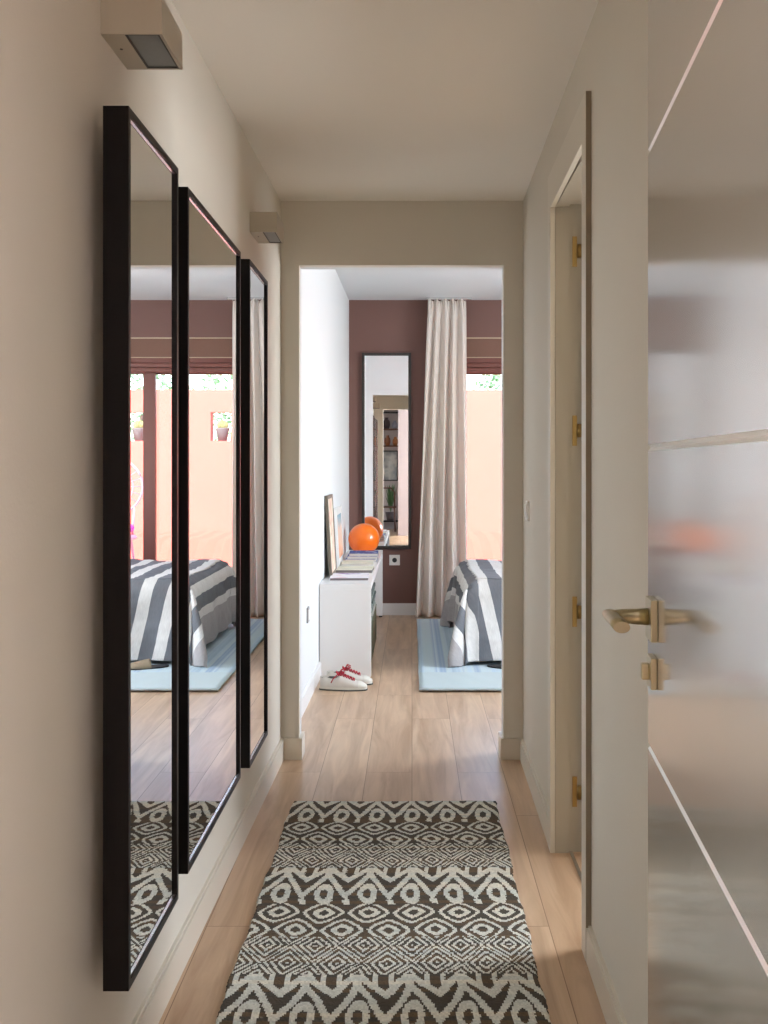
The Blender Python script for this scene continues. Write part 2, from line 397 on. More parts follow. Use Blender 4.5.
# rear room
def wrr(b):
    b.box(-3.0, -3.3, 0, 3.0, -3.1, 2.6)
struct(one('wall_rear', M['rear_wall'], wrr), 'grey wall behind the shelving unit', 'wall')
def wrl(b):
    b.box(-3.0, -3.1, 0, -2.8, YD0, 2.6)
struct(one('wall_rear_left', M['white_wall'], wrl), 'white left wall of the rear room', 'wall')
struct(one('wall_rear_partition', M['partition'], lambda b: b.box(-0.25, -1.15, 0, 3.0, -1.0, 2.6)), 'pale partition in the rear room', 'wall')
struct(one('wall_rear_right', M['white_wall'], lambda b: (b.box(2.8, 0.6, 0, 3.0, YD0, 2.6), b.box(2.8, -1.0, 0, 3.0, -0.9, 2.6), b.box(2.8, -0.9, 0, 3.0, 0.6, 0.8), b.box(2.8, -0.9, 2.3, 3.0, 0.6, 2.6))), 'white side wall in the rear room with an opening added for fill light', 'wall')

# baseboards (with a small chamfered top)
def board(poly_in, z=0.093):
    def f(b): b.prism(poly_in, 0, z)
    return f
def bb(name, x0, y0, x1, y1, nx, ny, t=0.014, z=0.093, m='beige_trim', label=None):
    """board along the line, thickness along (nx,ny)"""
    b = MB()
    b.prism([(x0, y0), (x1, y1), (x1 + nx * t, y1 + ny * t), (x0 + nx * t, y0 + ny * t)], 0, z - 0.006)
    b.prism([(x0, y0), (x1, y1), (x1 + nx * t * .6, y1 + ny * t * .6), (x0 + nx * t * .6, y0 + ny * t * .6)], z - 0.006, z)
    return struct(b.build(name, M[m]), label, 'baseboard')
bb('baseboard_left', xl(YD1), YD1, xl(YE0), YE0, 1, 0, label='beige baseboard below the three mirrors')
bb('baseboard_right', xr(YD1), YD1, xr(2.79), 2.79, -1, 0, label='beige baseboard between near door and side doorway')
bb('baseboard_right_far', xr(3.645), 3.645, xr(YE0), YE0, -1, 0, label='beige baseboard between side doorway and end wall')
def be1(b):
    b.box(xl(YE0) + 0.014, YE0 - 0.014, 0, OX0 + 0.014, YE0, 0.093); b.box(OX0, YE0, 0, OX0 + 0.014, YE1 + .012, 0.093)
def be2(b):
    b.box(OX1 - 0.014, YE0 - 0.014, 0, xr(YE0) - 0.014, YE0, 0.093); b.box(OX1 - 0.014, YE0, 0, OX1, YE1 + .012, 0.093)
struct(one('baseboard_end_left', M['beige_trim'], be1), 'baseboard wrapping the left side of the opening', 'baseboard')
struct(one('baseboard_end_right', M['beige_trim'], be2), 'baseboard wrapping the right side of the opening', 'baseboard')
bb('baseboard_bedroom_left', xb(YE1), YE1, xb(YB), YB, 1, 0, m='white_trim', label='white baseboard on the bedroom left wall')
bb('baseboard_bedroom_far', xb(YB) + .014, YB, WX0, YB, 0, -1, m='white_trim', z=0.1, label='white baseboard under the maroon wall')

# ------------------------------------------------------------------ side doorway: door_2
d2 = empty('door_2', (0.5, 3.2, 0)); struct(d2, 'beige side doorway on the right wall with brass hinges, its door open inward', 'door')
XF = lambda y: xr(y) - 0.015
def casing(b):
    for (a, c) in ((DY0 - 0.072, DY0), (DY1 - 0.01, DY1 + 0.062)):
        b.prism([(XF(a), a), (xr(a), a), (xr(c), c), (XF(c), c)], 0, DZ + 0.115)
    b.prism([(XF(DY0), DY0), (xr(DY0), DY0), (xr(DY1 - .01), DY1 - .01), (XF(DY1 - .01), DY1 - .01)], DZ, DZ + 0.115)
one('door_casing', M['beige_trim'], casing, d2)
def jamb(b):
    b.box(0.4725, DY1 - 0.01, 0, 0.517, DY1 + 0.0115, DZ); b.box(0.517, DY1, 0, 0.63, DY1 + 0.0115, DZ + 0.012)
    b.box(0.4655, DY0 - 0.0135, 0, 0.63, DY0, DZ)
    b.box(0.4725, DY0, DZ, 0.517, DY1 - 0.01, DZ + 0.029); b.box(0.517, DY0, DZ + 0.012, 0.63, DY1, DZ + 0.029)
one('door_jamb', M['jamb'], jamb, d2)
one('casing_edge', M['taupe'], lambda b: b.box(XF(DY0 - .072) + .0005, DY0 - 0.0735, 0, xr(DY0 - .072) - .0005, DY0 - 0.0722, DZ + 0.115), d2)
one('door_threshold', M['alu'], lambda b: b.box(0.519, DY0 + 0.012, 0, 0.530, DY1 - 0.002, 0.004), d2)
lf = one('door_leaf', M['beige_trim'], lambda b: b.box(0.566, DY1 - 0.05, 0.008, 1.27, DY1 - 0.012, DZ - 0.01, 0.002), d2)
for z in (1.985, 1.393, 0.795, 0.2):
    hb = MB(); hb.box(0.530, DY1 - 0.003, z - 0.05, 0.545, DY1 + 0.001, z + 0.05)
    hb.tube([(0.553, DY1 - 0.010, z - 0.022), (0.553, DY1 - 0.010, z + 0.022)], 0.008, 12)
    hb.box(0.545, DY1 - 0.012, z - 0.02, 0.566, DY1 - 0.008, z + 0.02)
    hb.build('hinge', M['gold'], d2)

# ------------------------------------------------------------------ near open door leaf: door_1
hx, hy = 0.32469, 0.953; ang = math.atan(0.0805)
d1 = empty('door_1', (hx, hy, 0)); d1.rotation_euler = (0, 0, 0)
struct(d1, 'glossy pale door leaf standing open at the right edge, brass lever handle', 'door')
R1 = Matrix.Translation((hx, hy, 0)) @ Matrix.Rotation(-ang, 4, 'Z')      # local +Y runs along the leaf, -X is the visible face
LW, LT = 0.850, 0.04
GZ = [0.32, 0.815, 1.310, 1.801]
def leaf(b):
    zs = [0.008] + GZ + [2.13]; G = 0.0055
    b.box(0.006, 0, 0.008, LT, LW, 2.13)
    for i in range(5):
        z0 = zs[i] + (G if i else 0); z1 = zs[i + 1] - (G if i < 4 else 0)
        b.box(0, 0, z0, 0.007, LW, z1)
lb = MB(); leaf(lb); lb.xform(R1).build('door_leaf', M['door_paint'], d1)
for z in GZ:
    sb = MB(); G = 0.0055
    for sg in (-1, 1):      # V shaped channel
        vs = [sb.bm.verts.new(p) for p in ((0.0002, 0, z + sg * G), (0.0002, LW, z + sg * G), (0.0045, LW, z), (0.0045, 0, z))]
        sb.bm.faces.new(vs)
        vs2 = [sb.bm.verts.new(p) for p in ((0.0002, 0, z + sg * G), (0.0002, LW, z + sg * G), (0.0058, LW, z + sg * G), (0.0058, 0, z + sg * G))]
        sb.bm.faces.new(vs2)
    sb.xform(R1).build('inlay_groove', M['inlay'], d1)
YH = LW - 0.082
rb = MB(); rb.box(-0.011, YH - 0.032, 1.037 - 0.033, 0, YH + 0.032, 1.037 + 0.033, 0.0015); ros = rb.xform(R1).build('handle_rosette', M['brass'], d1)
hb = MB()
# flat oval neck and oval grip turning towards the hinges
def oval_tube(b, pts, sizes, seg=20):
    rings = []
    P = [Vector(p) for p in pts]
    for i, p in enumerate(P):
        d = (P[min(i + 1, len(P) - 1)] - P[max(i - 1, 0)]).normalized()
        s = d.cross(Vector((0, 0, 1))).normalized(); t = Vector((0, 0, 1))
        w, h = sizes[i]
        rings.append([b.bm.verts.new(p + s * w * math.cos(2 * PI * k / seg) + t * h * math.sin(2 * PI * k / seg)) for k in range(seg)])
    for i in range(len(rings) - 1):
        for k in range(seg):
            f = b.bm.faces.new((rings[i][k], rings[i][(k + 1) % seg], rings[i + 1][(k + 1) % seg], rings[i + 1][k])); f.smooth = True
    b.bm.faces.new(rings[0][::-1]); b.bm.faces.new(rings[-1])
oval_tube(hb, [(-0.009, YH, 1.04), (-0.03, YH, 1.04), (-0.052, YH - 0.001, 1.041), (-0.066, YH - 0.008, 1.042), (-0.070, YH - 0.02, 1.042)],
          [(0.011, 0.014), (0.010, 0.0125), (0.010, 0.011), (0.010, 0.009), (0.011, 0.008)])
oval_tube(hb, [(-0.070, YH + 0.014, 1.042), (-0.070, YH - 0.03, 1.042), (-0.068, YH - 0.08, 1.042), (-0.066, YH - 0.125, 1.041)],
          [(0.0125, 0.0085)] * 4)
hb.xform(R1).build('lever_handle', M['brass'], ros)
rb = MB(); rb.box(-0.010, YH - 0.025, 0.953 - 0.025, 0, YH + 0.025, 0.953 + 0.025, 0.0015); rb.box(-0.022, YH - 0.004, 0.953 - 0.013, -0.008, YH + 0.012, 0.953 + 0.013, 0.003)
rb.xform(R1).build('lock_rosette', M['brass'], d1)

# ------------------------------------------------------------------ three wall mirrors
def wall_mirror(y0, y1, z0, z1, xf0, xf1, label):
    """left-wall mirror box: front face plane at xf (near -> far), depth back to the wall"""
    t = empty('wall_mirror', (xl((y0 + y1) / 2), (y0 + y1) / 2, z0)); tag(t, label, 'mirror', 'three dark framed mirrors on the left corridor wall')
    w = 0.015
    xf = lambda y: xf0 + (xf1 - xf0) * (y - y0) / (y1 - y0)
    b = MB()
    def seg(a, c, za, zc): b.prism([(xf(a) - 0.047, a), (xf(c) - 0.047, c), (xf(c), c), (xf(a), a)], za, zc)
    seg(y0, y0 + w, z0, z1); seg(y1 - w, y1, z0, z1); seg(y0 + w, y1 - w, z0, z0 + w); seg(y0 + w, y1 - w, z1 - w, z1)
    fr_ = b.build('frame', M['wenge'], t)
    for zz in (z0 + 0.12, z1 - 0.16):
        b2 = MB(); ha, hc = y0 + .16, y1 - .06
        b2.prism([(xl(ha) + .0005, ha), (xl(hc) + .0005, hc), (xf(hc) - 0.047, hc), (xf(ha) - 0.047, ha)], zz, zz + 0.04)
        b2.build('hanging_batten', M['wenge'], t)
    g = 0.006; s = 0.002
    b = MB(); ya, yb = y0 + w, y1 - w
    b.prism([(xf(ya) - g - 0.012, ya), (xf(yb) - g - 0.012, yb), (xf(yb) - g, yb), (xf(ya) - g, ya)], z0 + w, z1 - w)
    b.build('mirror_glass', M['mirror'], t)
    # thin bright metal slip between frame and glass
    b = MB()
    def sl(a, c, za, zc): b.prism([(xf(a) - g, a), (xf(c) - g, c), (xf(c) - 0.003, c), (xf(a) - 0.003, a)], za, zc)
    sl(ya, ya + s, z0 + w, z1 - w)
    sl(ya + s, yb - s, z0 + w, z0 + w + s); sl(ya + s, yb - s, z1 - w - s, z1 - w)
    b.build('metal_slip', M['alu'], fr_)
wall_mirror(1.976, 2.398, 0.319, 1.938, -0.518, -0.518, 'tall narrow mirror with deep dark wenge frame, nearest of the three on the left wall')
wall_mirror(2.499, 3.269, 0.335, 1.924, -0.518, -0.518, 'wide middle mirror of the three dark framed ones on the left wall')
wall_mirror(3.432, 3.862, 0.317, 1.934, -0.515, -0.515, 'narrow mirror farthest along the left wall, just below the small farther lamp')

# ------------------------------------------------------------------ wall lamps
def wall_lamp(y0, y1, z0, z1, label):
    x0 = xl((y0 + y1) / 2); x1 = -0.482
    t = empty('wall_lamp', (x0, (y0 + y1) / 2, z0)); tag(t, label, 'wall lamp', 'box lamps high on the left wall')
    b = MB()
    X0 = min(xl(y0), xl(y1)) + 0.0; th = 0.004
    ga, gb = X0 + 0.045, x1 - 0.006
    # open-bottomed box: outer skin with the glass recess
    b.box(X0, y0, z0, ga, y1, z1); b.box(ga, y0, z0 + 0.006, gb, y1, z1)
    b.box(gb, y0, z0, x1, y1, z1); b.box(ga, y0, z0, gb, y0 + th, z0 + 0.006); b.box(ga, y1 - th, z0, gb, y1, z0 + 0.006)
    hs = b.build('housing', M['lamp_metal'], t)
    b = MB(); b.box(ga, y0 + th, z0 + 0.001, ga + 0.004, y1 - th, z0 + 0.006); b.box(gb - 0.004, y0 + th, z0 + 0.001, gb, y1 - th, z0 + 0.006)
    b.box(ga + .004, y0 + th, z0 + 0.001, gb - .004, y0 + th + 0.005, z0 + 0.006); b.box(ga + .004, y1 - th - 0.005, z0 + 0.001, gb - .004, y1 - th, z0 + 0.006)
    b.build('glass_frame', M['lamp_frame'], t)
    b = MB(); b.box(ga + .004, y0 + th + .005, z0 + 0.003, gb - .004, y1 - th - .005, z0 + 0.006); b.build('frosted_glass', M['lamp_glass'], t)
    b = MB(); b.tube([(X0 + 0.02, (y0 * .6 + y1 * .4), z0 - 0.0012), (X0 + 0.02, (y0 * .6 + y1 * .4), z0 + 0.002)], 0.003, 10); b.build('screw', M['lamp_frame'], hs)
wall_lamp(2.083, 2.271, 2.1115, 2.186, 'beige box lamp above the nearest mirror, larger looking of the two box lamps')
wall_lamp(3.86, 4.06, 2.1115, 2.183, 'small looking beige box lamp high beside the farthest mirror, near the end wall')

# light switch on the right wall near the opening
t = empty('light_switch', (xr(4.46), 4.46, 1.09)); tag(t, 'flat beige light switch on the right wall between side doorway and end wall', 'light switch')
one('plate', M['plastic'], lambda b: b.box(xr(4.46) - 0.009, 4.42, 1.05, xr(4.46) + .001, 4.50, 1.13, 0.002), t)
one('rocker', M['plastic'], lambda b: b.box(xr(4.46) - 0.014, 4.435, 1.063, xr(4.46) - 0.009, 4.485, 1.117, 0.002), t)
# wall plate on the bedroom left wall
t = empty('wall_socket', (xb(5.86), 5.86, 0.465)); tag(t, 'grey wall plate low on the white bedroom wall in front of the console', 'socket')
one('plate', M['grey_plastic'], lambda b: b.box(xb(5.86) - .001, 5.82, 0.425, xb(5.86) + 0.008, 5.90, 0.507, 0.002), t)
one('insert', M['plastic'], lambda b: b.box(xb(5.86) + 0.008, 5.835, 0.44, xb(5.86) + 0.011, 5.885, 0.492, 0.001), t)
# socket on the maroon wall
t = empty('wall_socket', (-0.148, YB, 0.467)); tag(t, 'white square power socket on the maroon wall under the tall mirror', 'socket')
one('plate', M['plastic'], lambda b: b.box(-0.193, YB - 0.01, 0.423, -0.103, YB + .001, 0.511, 0.002), t)
def sk(b):
    b.tube([(-0.148, YB - 0.0115, 0.467), (-0.148, YB - 0.009, 0.467)], 0.02, 20)
one('socket_well', M['dark'], sk, t)

# ------------------------------------------------------------------ patterned runner
P = 0.128
def rings(x, dy, a, bb_, p): return ((abs(x) / a) ** p + (abs(dy) / bb_) ** p) ** (1 / p)
def kilim(x, v):
    """x in metres across, v metres from the far end + phase; True = light"""
    v = v % 0.715
    if v < 0.285:
        t = 1 - abs((x / P) % 1.0 - 0.5) * 2      # 0 on the stem column, 1 on the clover column
        q = v / 0.285
        if abs(q - (0.0 + 0.36 * t)) < 0.075 or abs(q - (0.20 + 0.60 * t)) < 0.095: return True
        if t > 0.84 and q > 0.88: return True
        if t < 0.18 and q < 0.20: return True
        if 0.60 < t < 0.80 and 0.0 < q < 0.2: return True
        return 0.44 < math.hypot(t / 0.44, (q - 0.73) / 0.27) < 1.0
    if v < 0.50:
        m = 9
        for k, yc in enumerate((0.342, 0.458)):
            xx = (x / P + (0.5 if k == 0 else 0.0)) % 1.0 - 0.5
            m = min(m, rings(xx * P, v - yc, 0.0655, 0.080, 1.28))
        return 0.24 < m < 0.50 or 0.74 < m < 0.92
    m = 9
    for k, yc in enumerate((0.45, 0.552, 0.654, 0.756)):
        xx = (x / P + (0.5 if k % 2 == 1 else 0.0)) % 1.0 - 0.5
        m = min(m, rings(xx * P, v - yc, 0.064, 0.102, 1.0))
    return m < 0.07 or 0.24 < m < 0.38 or 0.55 < m < 0.68 or 0.84 < m < 0.95
def make_runner():
    x0, x1, y1, y0 = -0.451, 0.318, 4.09, 1.35
    cw, ch = 0.0044, 0.0065
    nx = int((x1 - x0) / cw); ny = int((y1 - y0) / ch)
    rnd = random.Random(3)
    bm = bmesh.new(); lay = bm.loops.layers.float_color.new('pattern')
    def wob(y): return 0.003 * math.sin(y * 11) + 0.002 * math.sin(y * 37)
    vs = []
    for j in range(ny + 1):
        y = y1 - j * ch; row = []
        for i in range(nx + 1):
            e = min(i, nx - i, j, ny - j)
            x = x0 + (x1 - x0) * i / nx
            row.append(bm.verts.new((x + wob(y) + (rnd.uniform(-.0015, .0015) if e == 0 else 0), y + (rnd.uniform(-.003, .003) if e == 0 else 0.0035 * math.sin(x * 9)), (0.003 if e == 0 else 0.009 + rnd.uniform(0, .0010)))))
        vs.append(row)
    browns = [lin(84, 70, 54), lin(72, 64, 54), lin(94, 76, 54), lin(68, 63, 55)]
    lights = [lin(212, 212, 202), lin(206, 208, 200), lin(218, 215, 202), lin(200, 204, 198)]
    for j in range(ny):
        v = (y1 - (y1 - j * ch)) + 0.03 + 0.0
        bi = browns[rnd.randrange(4)] if j % 3 == 0 or j == 0 else bi
        li = lights[rnd.randrange(4)] if j % 3 == 0 or j == 0 else li
        for i in range(nx):
            x = x0 + (x1 - x0) * (i + .5) / nx
            amp = 0.003
            L = kilim(x + rnd.uniform(-1, 1) * .0012 + amp * math.sin(v * 23), v + 0.012 + amp * math.sin(x * 31))
            c = li if L else bi
            k = rnd.uniform(0.86, 1.14)
            f = bm.faces.new((vs[j][i], vs[j + 1][i], vs[j + 1][i + 1], vs[j][i + 1]))
            col = (c[0] * k, c[1] * k, c[2] * k, 1)
            for lp in f.loops: lp[lay] = col
    me = bpy.data.meshes.new('runner_rug'); bm.to_mesh(me); bm.free(); me.materials.append(M['kilim'])
    o = bpy.data.objects.new('runner_rug', me); C.objects.link(o)
    sd = o.modifiers.new('thick', 'SOLIDIFY'); sd.thickness = 0.003; sd.offset = -1
    tag(o, 'brown and cream patterned kilim runner lying on the corridor floor', 'rug')
make_runner()

# ------------------------------------------------------------------ bedroom: blue rug
def brug(b):
    b.grid(lambda i, j: (0.04 + 2.0 * i / 60 + 0.0015 * math.sin(j * .4), 6.07 + 2.75 * j / 60, 0.011 + 0.001 * math.sin(i * 1.3 + j)), 61, 61)
o = one('area_rug', M['blue_rug'], brug)
sd = o.modifiers.new('thick', 'SOLIDIFY'); sd.thickness = 0.010; sd.offset = -1
o2 = None
tag(o, 'pale blue striped flat woven rug under the bed', 'rug')

# ------------------------------------------------------------------ bed
bed = empty('bed', (1.35, 7.55, 0)); tag(bed, 'low bed at the window side whose foot end sticks into view', 'bed')
BX0, BX1, BY0, BY1 = 0.36, 2.42, 6.83, 8.30
one('bed_base', M['box_beige'], lambda b: b.box(BX0 + .02, BY0 + .02, 0.11, BX1, BY1 - .02, 0.29, 0.02), bed)
one('mattress', M['plastic'], lambda b: b.box(BX0, BY0, 0.29, BX1, BY1, 0.525, 0.05), bed)
for (x, y) in ((BX0 + .08, BY0 + .09), (BX0 + .08, BY1 - .35), (BX1 - .1, BY0 + .1), (BX1 - .1, BY1 - .1)):
    one('leg', M['wood_leg'], lambda b: b.box(x - .03, y - .03, 0.012, x + .03, y + .03, 0.11, 0.004), bed)
one('headboard', M['box_beige'], lambda b: b.box(BX1, BY0, 0.012, BX1 + 0.08, BY1, 1.05, 0.02), bed)

def make_bedspread():
    top = 0.545; r = 0.10
    X0, Y0, Y1 = BX0 - 0.015, BY0 - 0.015, BY1 + 0.015
    dropf, dropn = 0.47, 0.50
    def prof(t):
        """overshoot t -> (outward, down)"""
        if t <= -r * 0.57: return (t, 0.0)
        q = t + r * 0.57
        L = r * PI / 2
        if q < L: a = q / r; return (-r + r * math.sin(a) + 0.0, r * (1 - math.cos(a)))
        return (0.0 + (q - L) * 0.06, r + (q - L))
    NU, NV = 230, 250
    u1 = 2.35; vtot = dropn * 2 + (Y1 - Y0)
    bm = bmesh.new(); uvl = bm.loops.layers.uv.new('UVMap'); vs = []; uvs = []
    for i in range(NU + 1):
        u = -dropf + (u1 + dropf) * i / NU       # u<0: hanging over the foot
        row = []; ur = []
        for j in range(NV + 1):
            v = -dropn + vtot * j / NV
            a = max(-u, -9)                       # overshoot over the foot edge (positive outside)
            w = Y1 - Y0
            bn, bf = -v, v - w
            near = bn > bf
            bo = bn if near else bf
            if a > 0 and bo > 0:
                th = math.atan2(bo, a); rr = math.hypot(a, bo) * (1 + 0.10 * math.sin(2 * th))
                o_, dn = prof(rr)
                fold = 0.035 * min(1, rr / .3) * math.cos(th * 8)
                out = o_ + 0.10 * min(1, rr / .45) * math.sin(2 * th) + fold
                x = X0 - out * math.cos(th); yy = out * math.sin(th); 
            else:
                if a > bo:
                    o_, dn = prof(a); x = X0 - o_; yy = 0 if True else 0
                    if a < 0: x = X0 - a if a < -r * 0.57 else X0 - o_
                    f = 0.010 * math.sin(v * 13) * max(0, min(1, a / .25)); x -= f
                    # along y
                    yv = Y0 + v
                    yy = None
                    o2, dn2 = prof(bo)
                    if bo > -r * 0.57:
                        dn = max(dn, dn2) if min(a, bo) < 0 else dn; yy = None
                        yv = (Y0 - o2) if near else (Y1 + o2)
                else:
                    o_, dn = prof(bo); f = 0.020 * math.sin(u * 12 + 1) * max(0, min(1, bo / .25))
                    yv = (Y0 - o_ - f) if near else (Y1 + o_ + f)
                    if bo <= -r * 0.57: yv = Y0 + v
                    o2, dn2 = prof(a); x = X0 - a
                    if a > -r * 0.57: x = X0 - o2; dn = max(dn, dn2)
                z = top - dn
                yy = yv; 
                z += 0.006 * math.sin(u * 9 + v * 5) * (1 if dn < .02 else 0)
                z = max(z, 0.02); row.append(bm.verts.new((x, yy, z)))
                sh = 0.22 * max(0, bn) if near else 0.22 * max(0, bf)
                ur.append((u + dropf - sh, v)); continue
            z = max(top - dn, 0.018 + 0.01 * abs(math.sin(th * 9)))
            yv = (Y0 - yy) if near else (Y1 + yy)
            row.append(bm.verts.new((x, yv, z)))
            sh = 0.22 * max(0, bo)
            ur.append((u + dropf - sh, v))
        vs.append(row); uvs.append(ur)
    for i in range(NU):
        for j in range(NV):
            f = bm.faces.new((vs[i][j], vs[i + 1][j], vs[i + 1][j + 1], vs[i][j + 1])); f.smooth = True
            for lp, (a, c) in zip(f.loops, ((i, j), (i + 1, j), (i + 1, j + 1), (i, j + 1))): lp[uvl].uv = uvs[a][c]
    bmesh.ops.recalc_face_normals(bm, faces=bm.faces)
    me = bpy.data.meshes.new('bedspread'); bm.to_mesh(me); bm.free(); me.materials.append(M['blanket'])
    o = bpy.data.objects.new('bedspread', me); C.objects.link(o)
    tx = bpy.data.textures.new('wrinkle', 'CLOUDS'); tx.noise_scale = 0.12
    dm = o.modifiers.new('wrinkle', 'DISPLACE'); dm.texture = tx; dm.strength = 0.022; dm.mid_level = 0.45; dm.texture_coords = 'GLOBAL'
    sm = o.modifiers.new('smooth', 'SMOOTH'); sm.iterations = 3
    sd = o.modifiers.new('thick', 'SOLIDIFY'); sd.thickness = 0.006; sd.offset = 1
    tag(o, 'grey and white striped bedspread draped over the bed down to the blue rug', 'bedspread')
make_bedspread()
t = empty('slipper', (0.6, 6.68, 0.012))
tag(t, 'flat beige slipper poking out from under the hanging striped bedspread', 'slipper')

def slipper(t):
    b = MB()
    def out(i, n=24):
        a = 2 * PI * i / n; return (0.050 * math.cos(a) * (1.0 + 0.12 * math.sin(a)), 0.13 * math.sin(a))
    b.prism([out(i) for i in range(24)], 0, 0.016)
    b2 = MB()
    def up(i, j):
        s = i / 12; ph = PI * j / 12
        y = -0.122 + 0.13 * s; w = 0.052 * math.sqrt(max(0.05, 1 - ((y) / 0.135) ** 2)); h = 0.02 + 0.03 * math.sqrt(s)
        return (w * math.cos(ph), y, 0.014 + h * math.sin(ph))
    b2.grid(up, 13, 13)
    mt = Matrix.Translation((0.585, 6.69, 0.0135)) @ Matrix.Rotation(math.radians(62), 4, 'Z')
    b.xform(mt).build('sole', M['dark'], t)
    o = b2.xform(mt).build('strap_upper', M['slipper'], t)
    sd = o.modifiers.new('t', 'SOLIDIFY'); sd.thickness = 0.005
slipper(t)

# ------------------------------------------------------------------ curtain
def make_curtain():
    zt, zb = 2.655, 0.006; yc = 9.04
    L0, R0, L1, R1_ = 0.136, 0.445, 0.015, 0.482
    NU, NV = 260, 70
    def f(i, j):
        s = i / NU; q = j / NV; z = zt + (zb - zt) * q
        e = q ** 0.9
        left = L0 + (L1 - L0) * (e if q > .05 else e * .6); right = R0 + (R1_ - R0) * e
        n = 4.6
        ph = s * n * 2 * PI
        amp = 0.018 + 0.040 * min(1, q * 1.6)
        w = 0.95 * math.sin(ph + 0.6 * math.sin(q * 3)) + 0.18 * math.sin(2.0 * ph + 1.3) + 0.25 * math.sin(s * 9 + q * 2)
        if q < 0.05:
            w = w * (q / .05) + (1 - q / .05) * (math.sin(ph) * .7 + 0.5 * math.sin(3 * ph))
        x = left + (right - left) * (s + 0.02 * math.sin(ph * 0.5 + q * 2.5))
        y = yc - amp * w - 0.01 * q
        x += 0.012 * math.cos(ph) * min(1, q * 2)
        return (x, y, z + (0.012 * math.cos(ph) if q < 0.02 else 0))
    b = MB(); b.grid(f, NU + 1, NV + 1)
    t = empty('curtain', (0.29, yc, 0)); tag(t, 'floor length cream linen curtain gathered beside the window', 'curtain')
    o = b.build('curtain_panel', M['curtain'], t)
    sd = o.modifiers.new('t', 'SOLIDIFY'); sd.thickness = 0.003
    tr = MB(); tr.box(0.12, yc - 0.012, ZR - 0.02, 0.50, yc + 0.012, ZR, 0.002); tr.build('curtain_track', M['alu'], t)
    for k in range(7):
        g = MB(); x = 0.15 + k * 0.05; g.tube([(x, yc, 2.645), (x, yc, ZR - 0.018)], 0.003, 8); g.build('glider', M['alu'], t)
make_curtain()

# ------------------------------------------------------------------ tall mirror on the maroon wall
t = empty('tall_mirror', (-0.216, YB, 0.56)); tag(t, 'tall narrow mirror with thin dark frame on the maroon wall', 'mirror')
mx0, mx1, mz0, mz1, fw = -0.425, -0.008, 0.565, 2.225, 0.024
def tm(b):
    y0, y1 = YB - 0.035, YB
    b.box(mx0, y0, mz0, mx0 + fw, y1, mz1, .002); b.box(mx1 - fw, y0, mz0, mx1, y1, mz1, .002)
    b.box(mx0 + fw, y0, mz0, mx1 - fw, y1, mz0 + fw, .002); b.box(mx0 + fw, y0, mz1 - fw, mx1 - fw, y1, mz1, .002)
one('frame', M['frame_dark'], tm, t)
one('mirror_glass', M['mirror'], lambda b: b.box(mx0 + fw, YB - 0.022, mz0 + fw, mx1 - fw, YB - 0.004, mz1 - fw), t)

# ------------------------------------------------------------------ window: blind, frame, glass
def bl(b):
    b.box(WX0, YB + 0.03, 2.185, WX1, YB + 0.05, WZ)
w1 = empty('window_1', (1.57, YB + 0.1, 0)); struct(w1, 'sliding terrace window with mahogany frame', 'window')
fy0, fy1 = YB + 0.10, YB + 0.17
def wfr(b):
    b.box(WX0, fy0, 2.115, WX1, fy1, WZ); b.box(WX0, fy0, 0, WX0 + 0.05, fy1, 2.115); b.box(WX1 - 0.06, fy0, 0, WX1, fy1, 2.115); b.box(WX0 + .05, fy0, 0, WX1 - 0.06, fy1, 0.03)
one('window_frame', M['wood_red'], wfr, w1)
def sash(x0, x1, y0, y1, st, m='wood_red'):
    def f(b):
        b.box(x0, y0, 0.03, x0 + st, y1, 2.115, .003); b.box(x1 - st, y0, 0.03, x1, y1, 2.115, .003)
        b.box(x0 + st, y0, 0.03, x1 - st, y1, 0.12); b.box(x0 + st, y0, 2.055, x1 - st, y1, 2.115)
    s = one('sash', M['wood_red'], f, w1)
    one('pane', M['glass'], lambda b: b.box(x0 + st, (y0 + y1) / 2 - .003, 0.12, x1 - st, (y0 + y1) / 2 + .003, 2.055), s)
sash(1.150, 2.60, fy0 - 0.03, fy0 + 0.02, 0.105)
sash(WX0 + 0.05, 1.24, fy0 + 0.025, fy0 + 0.065, 0.05)
t = empty('roman_blind', (1.57, YB + 0.04, 2.18)); tag(t, 'brown roman blind drawn up at the top of the terrace window', 'blind')
one('fabric', M['blind'], lambda b: b.box(WX0, YB + 0.02, 2.19, WX1, YB + 0.035, WZ), t)
def fo(b):
    for k, (za, zb2, d) in enumerate(((2.185, 2.14, .030), (2.14, 2.10, .04), (2.10, 2.062, .034))):
        b.box(WX0 + .01, YB + 0.03 - d, zb2 + .003, WX1 - .01, YB + 0.035, za, .004)
one('gathered_fold', M['wood_red'], fo, t)
for z in (2.355, 2.188):
    one('batten', M['blind_trim'], lambda b: b.box(WX0, YB + 0.008, z - 0.005, WX1, YB + 0.02, z + 0.005), t)

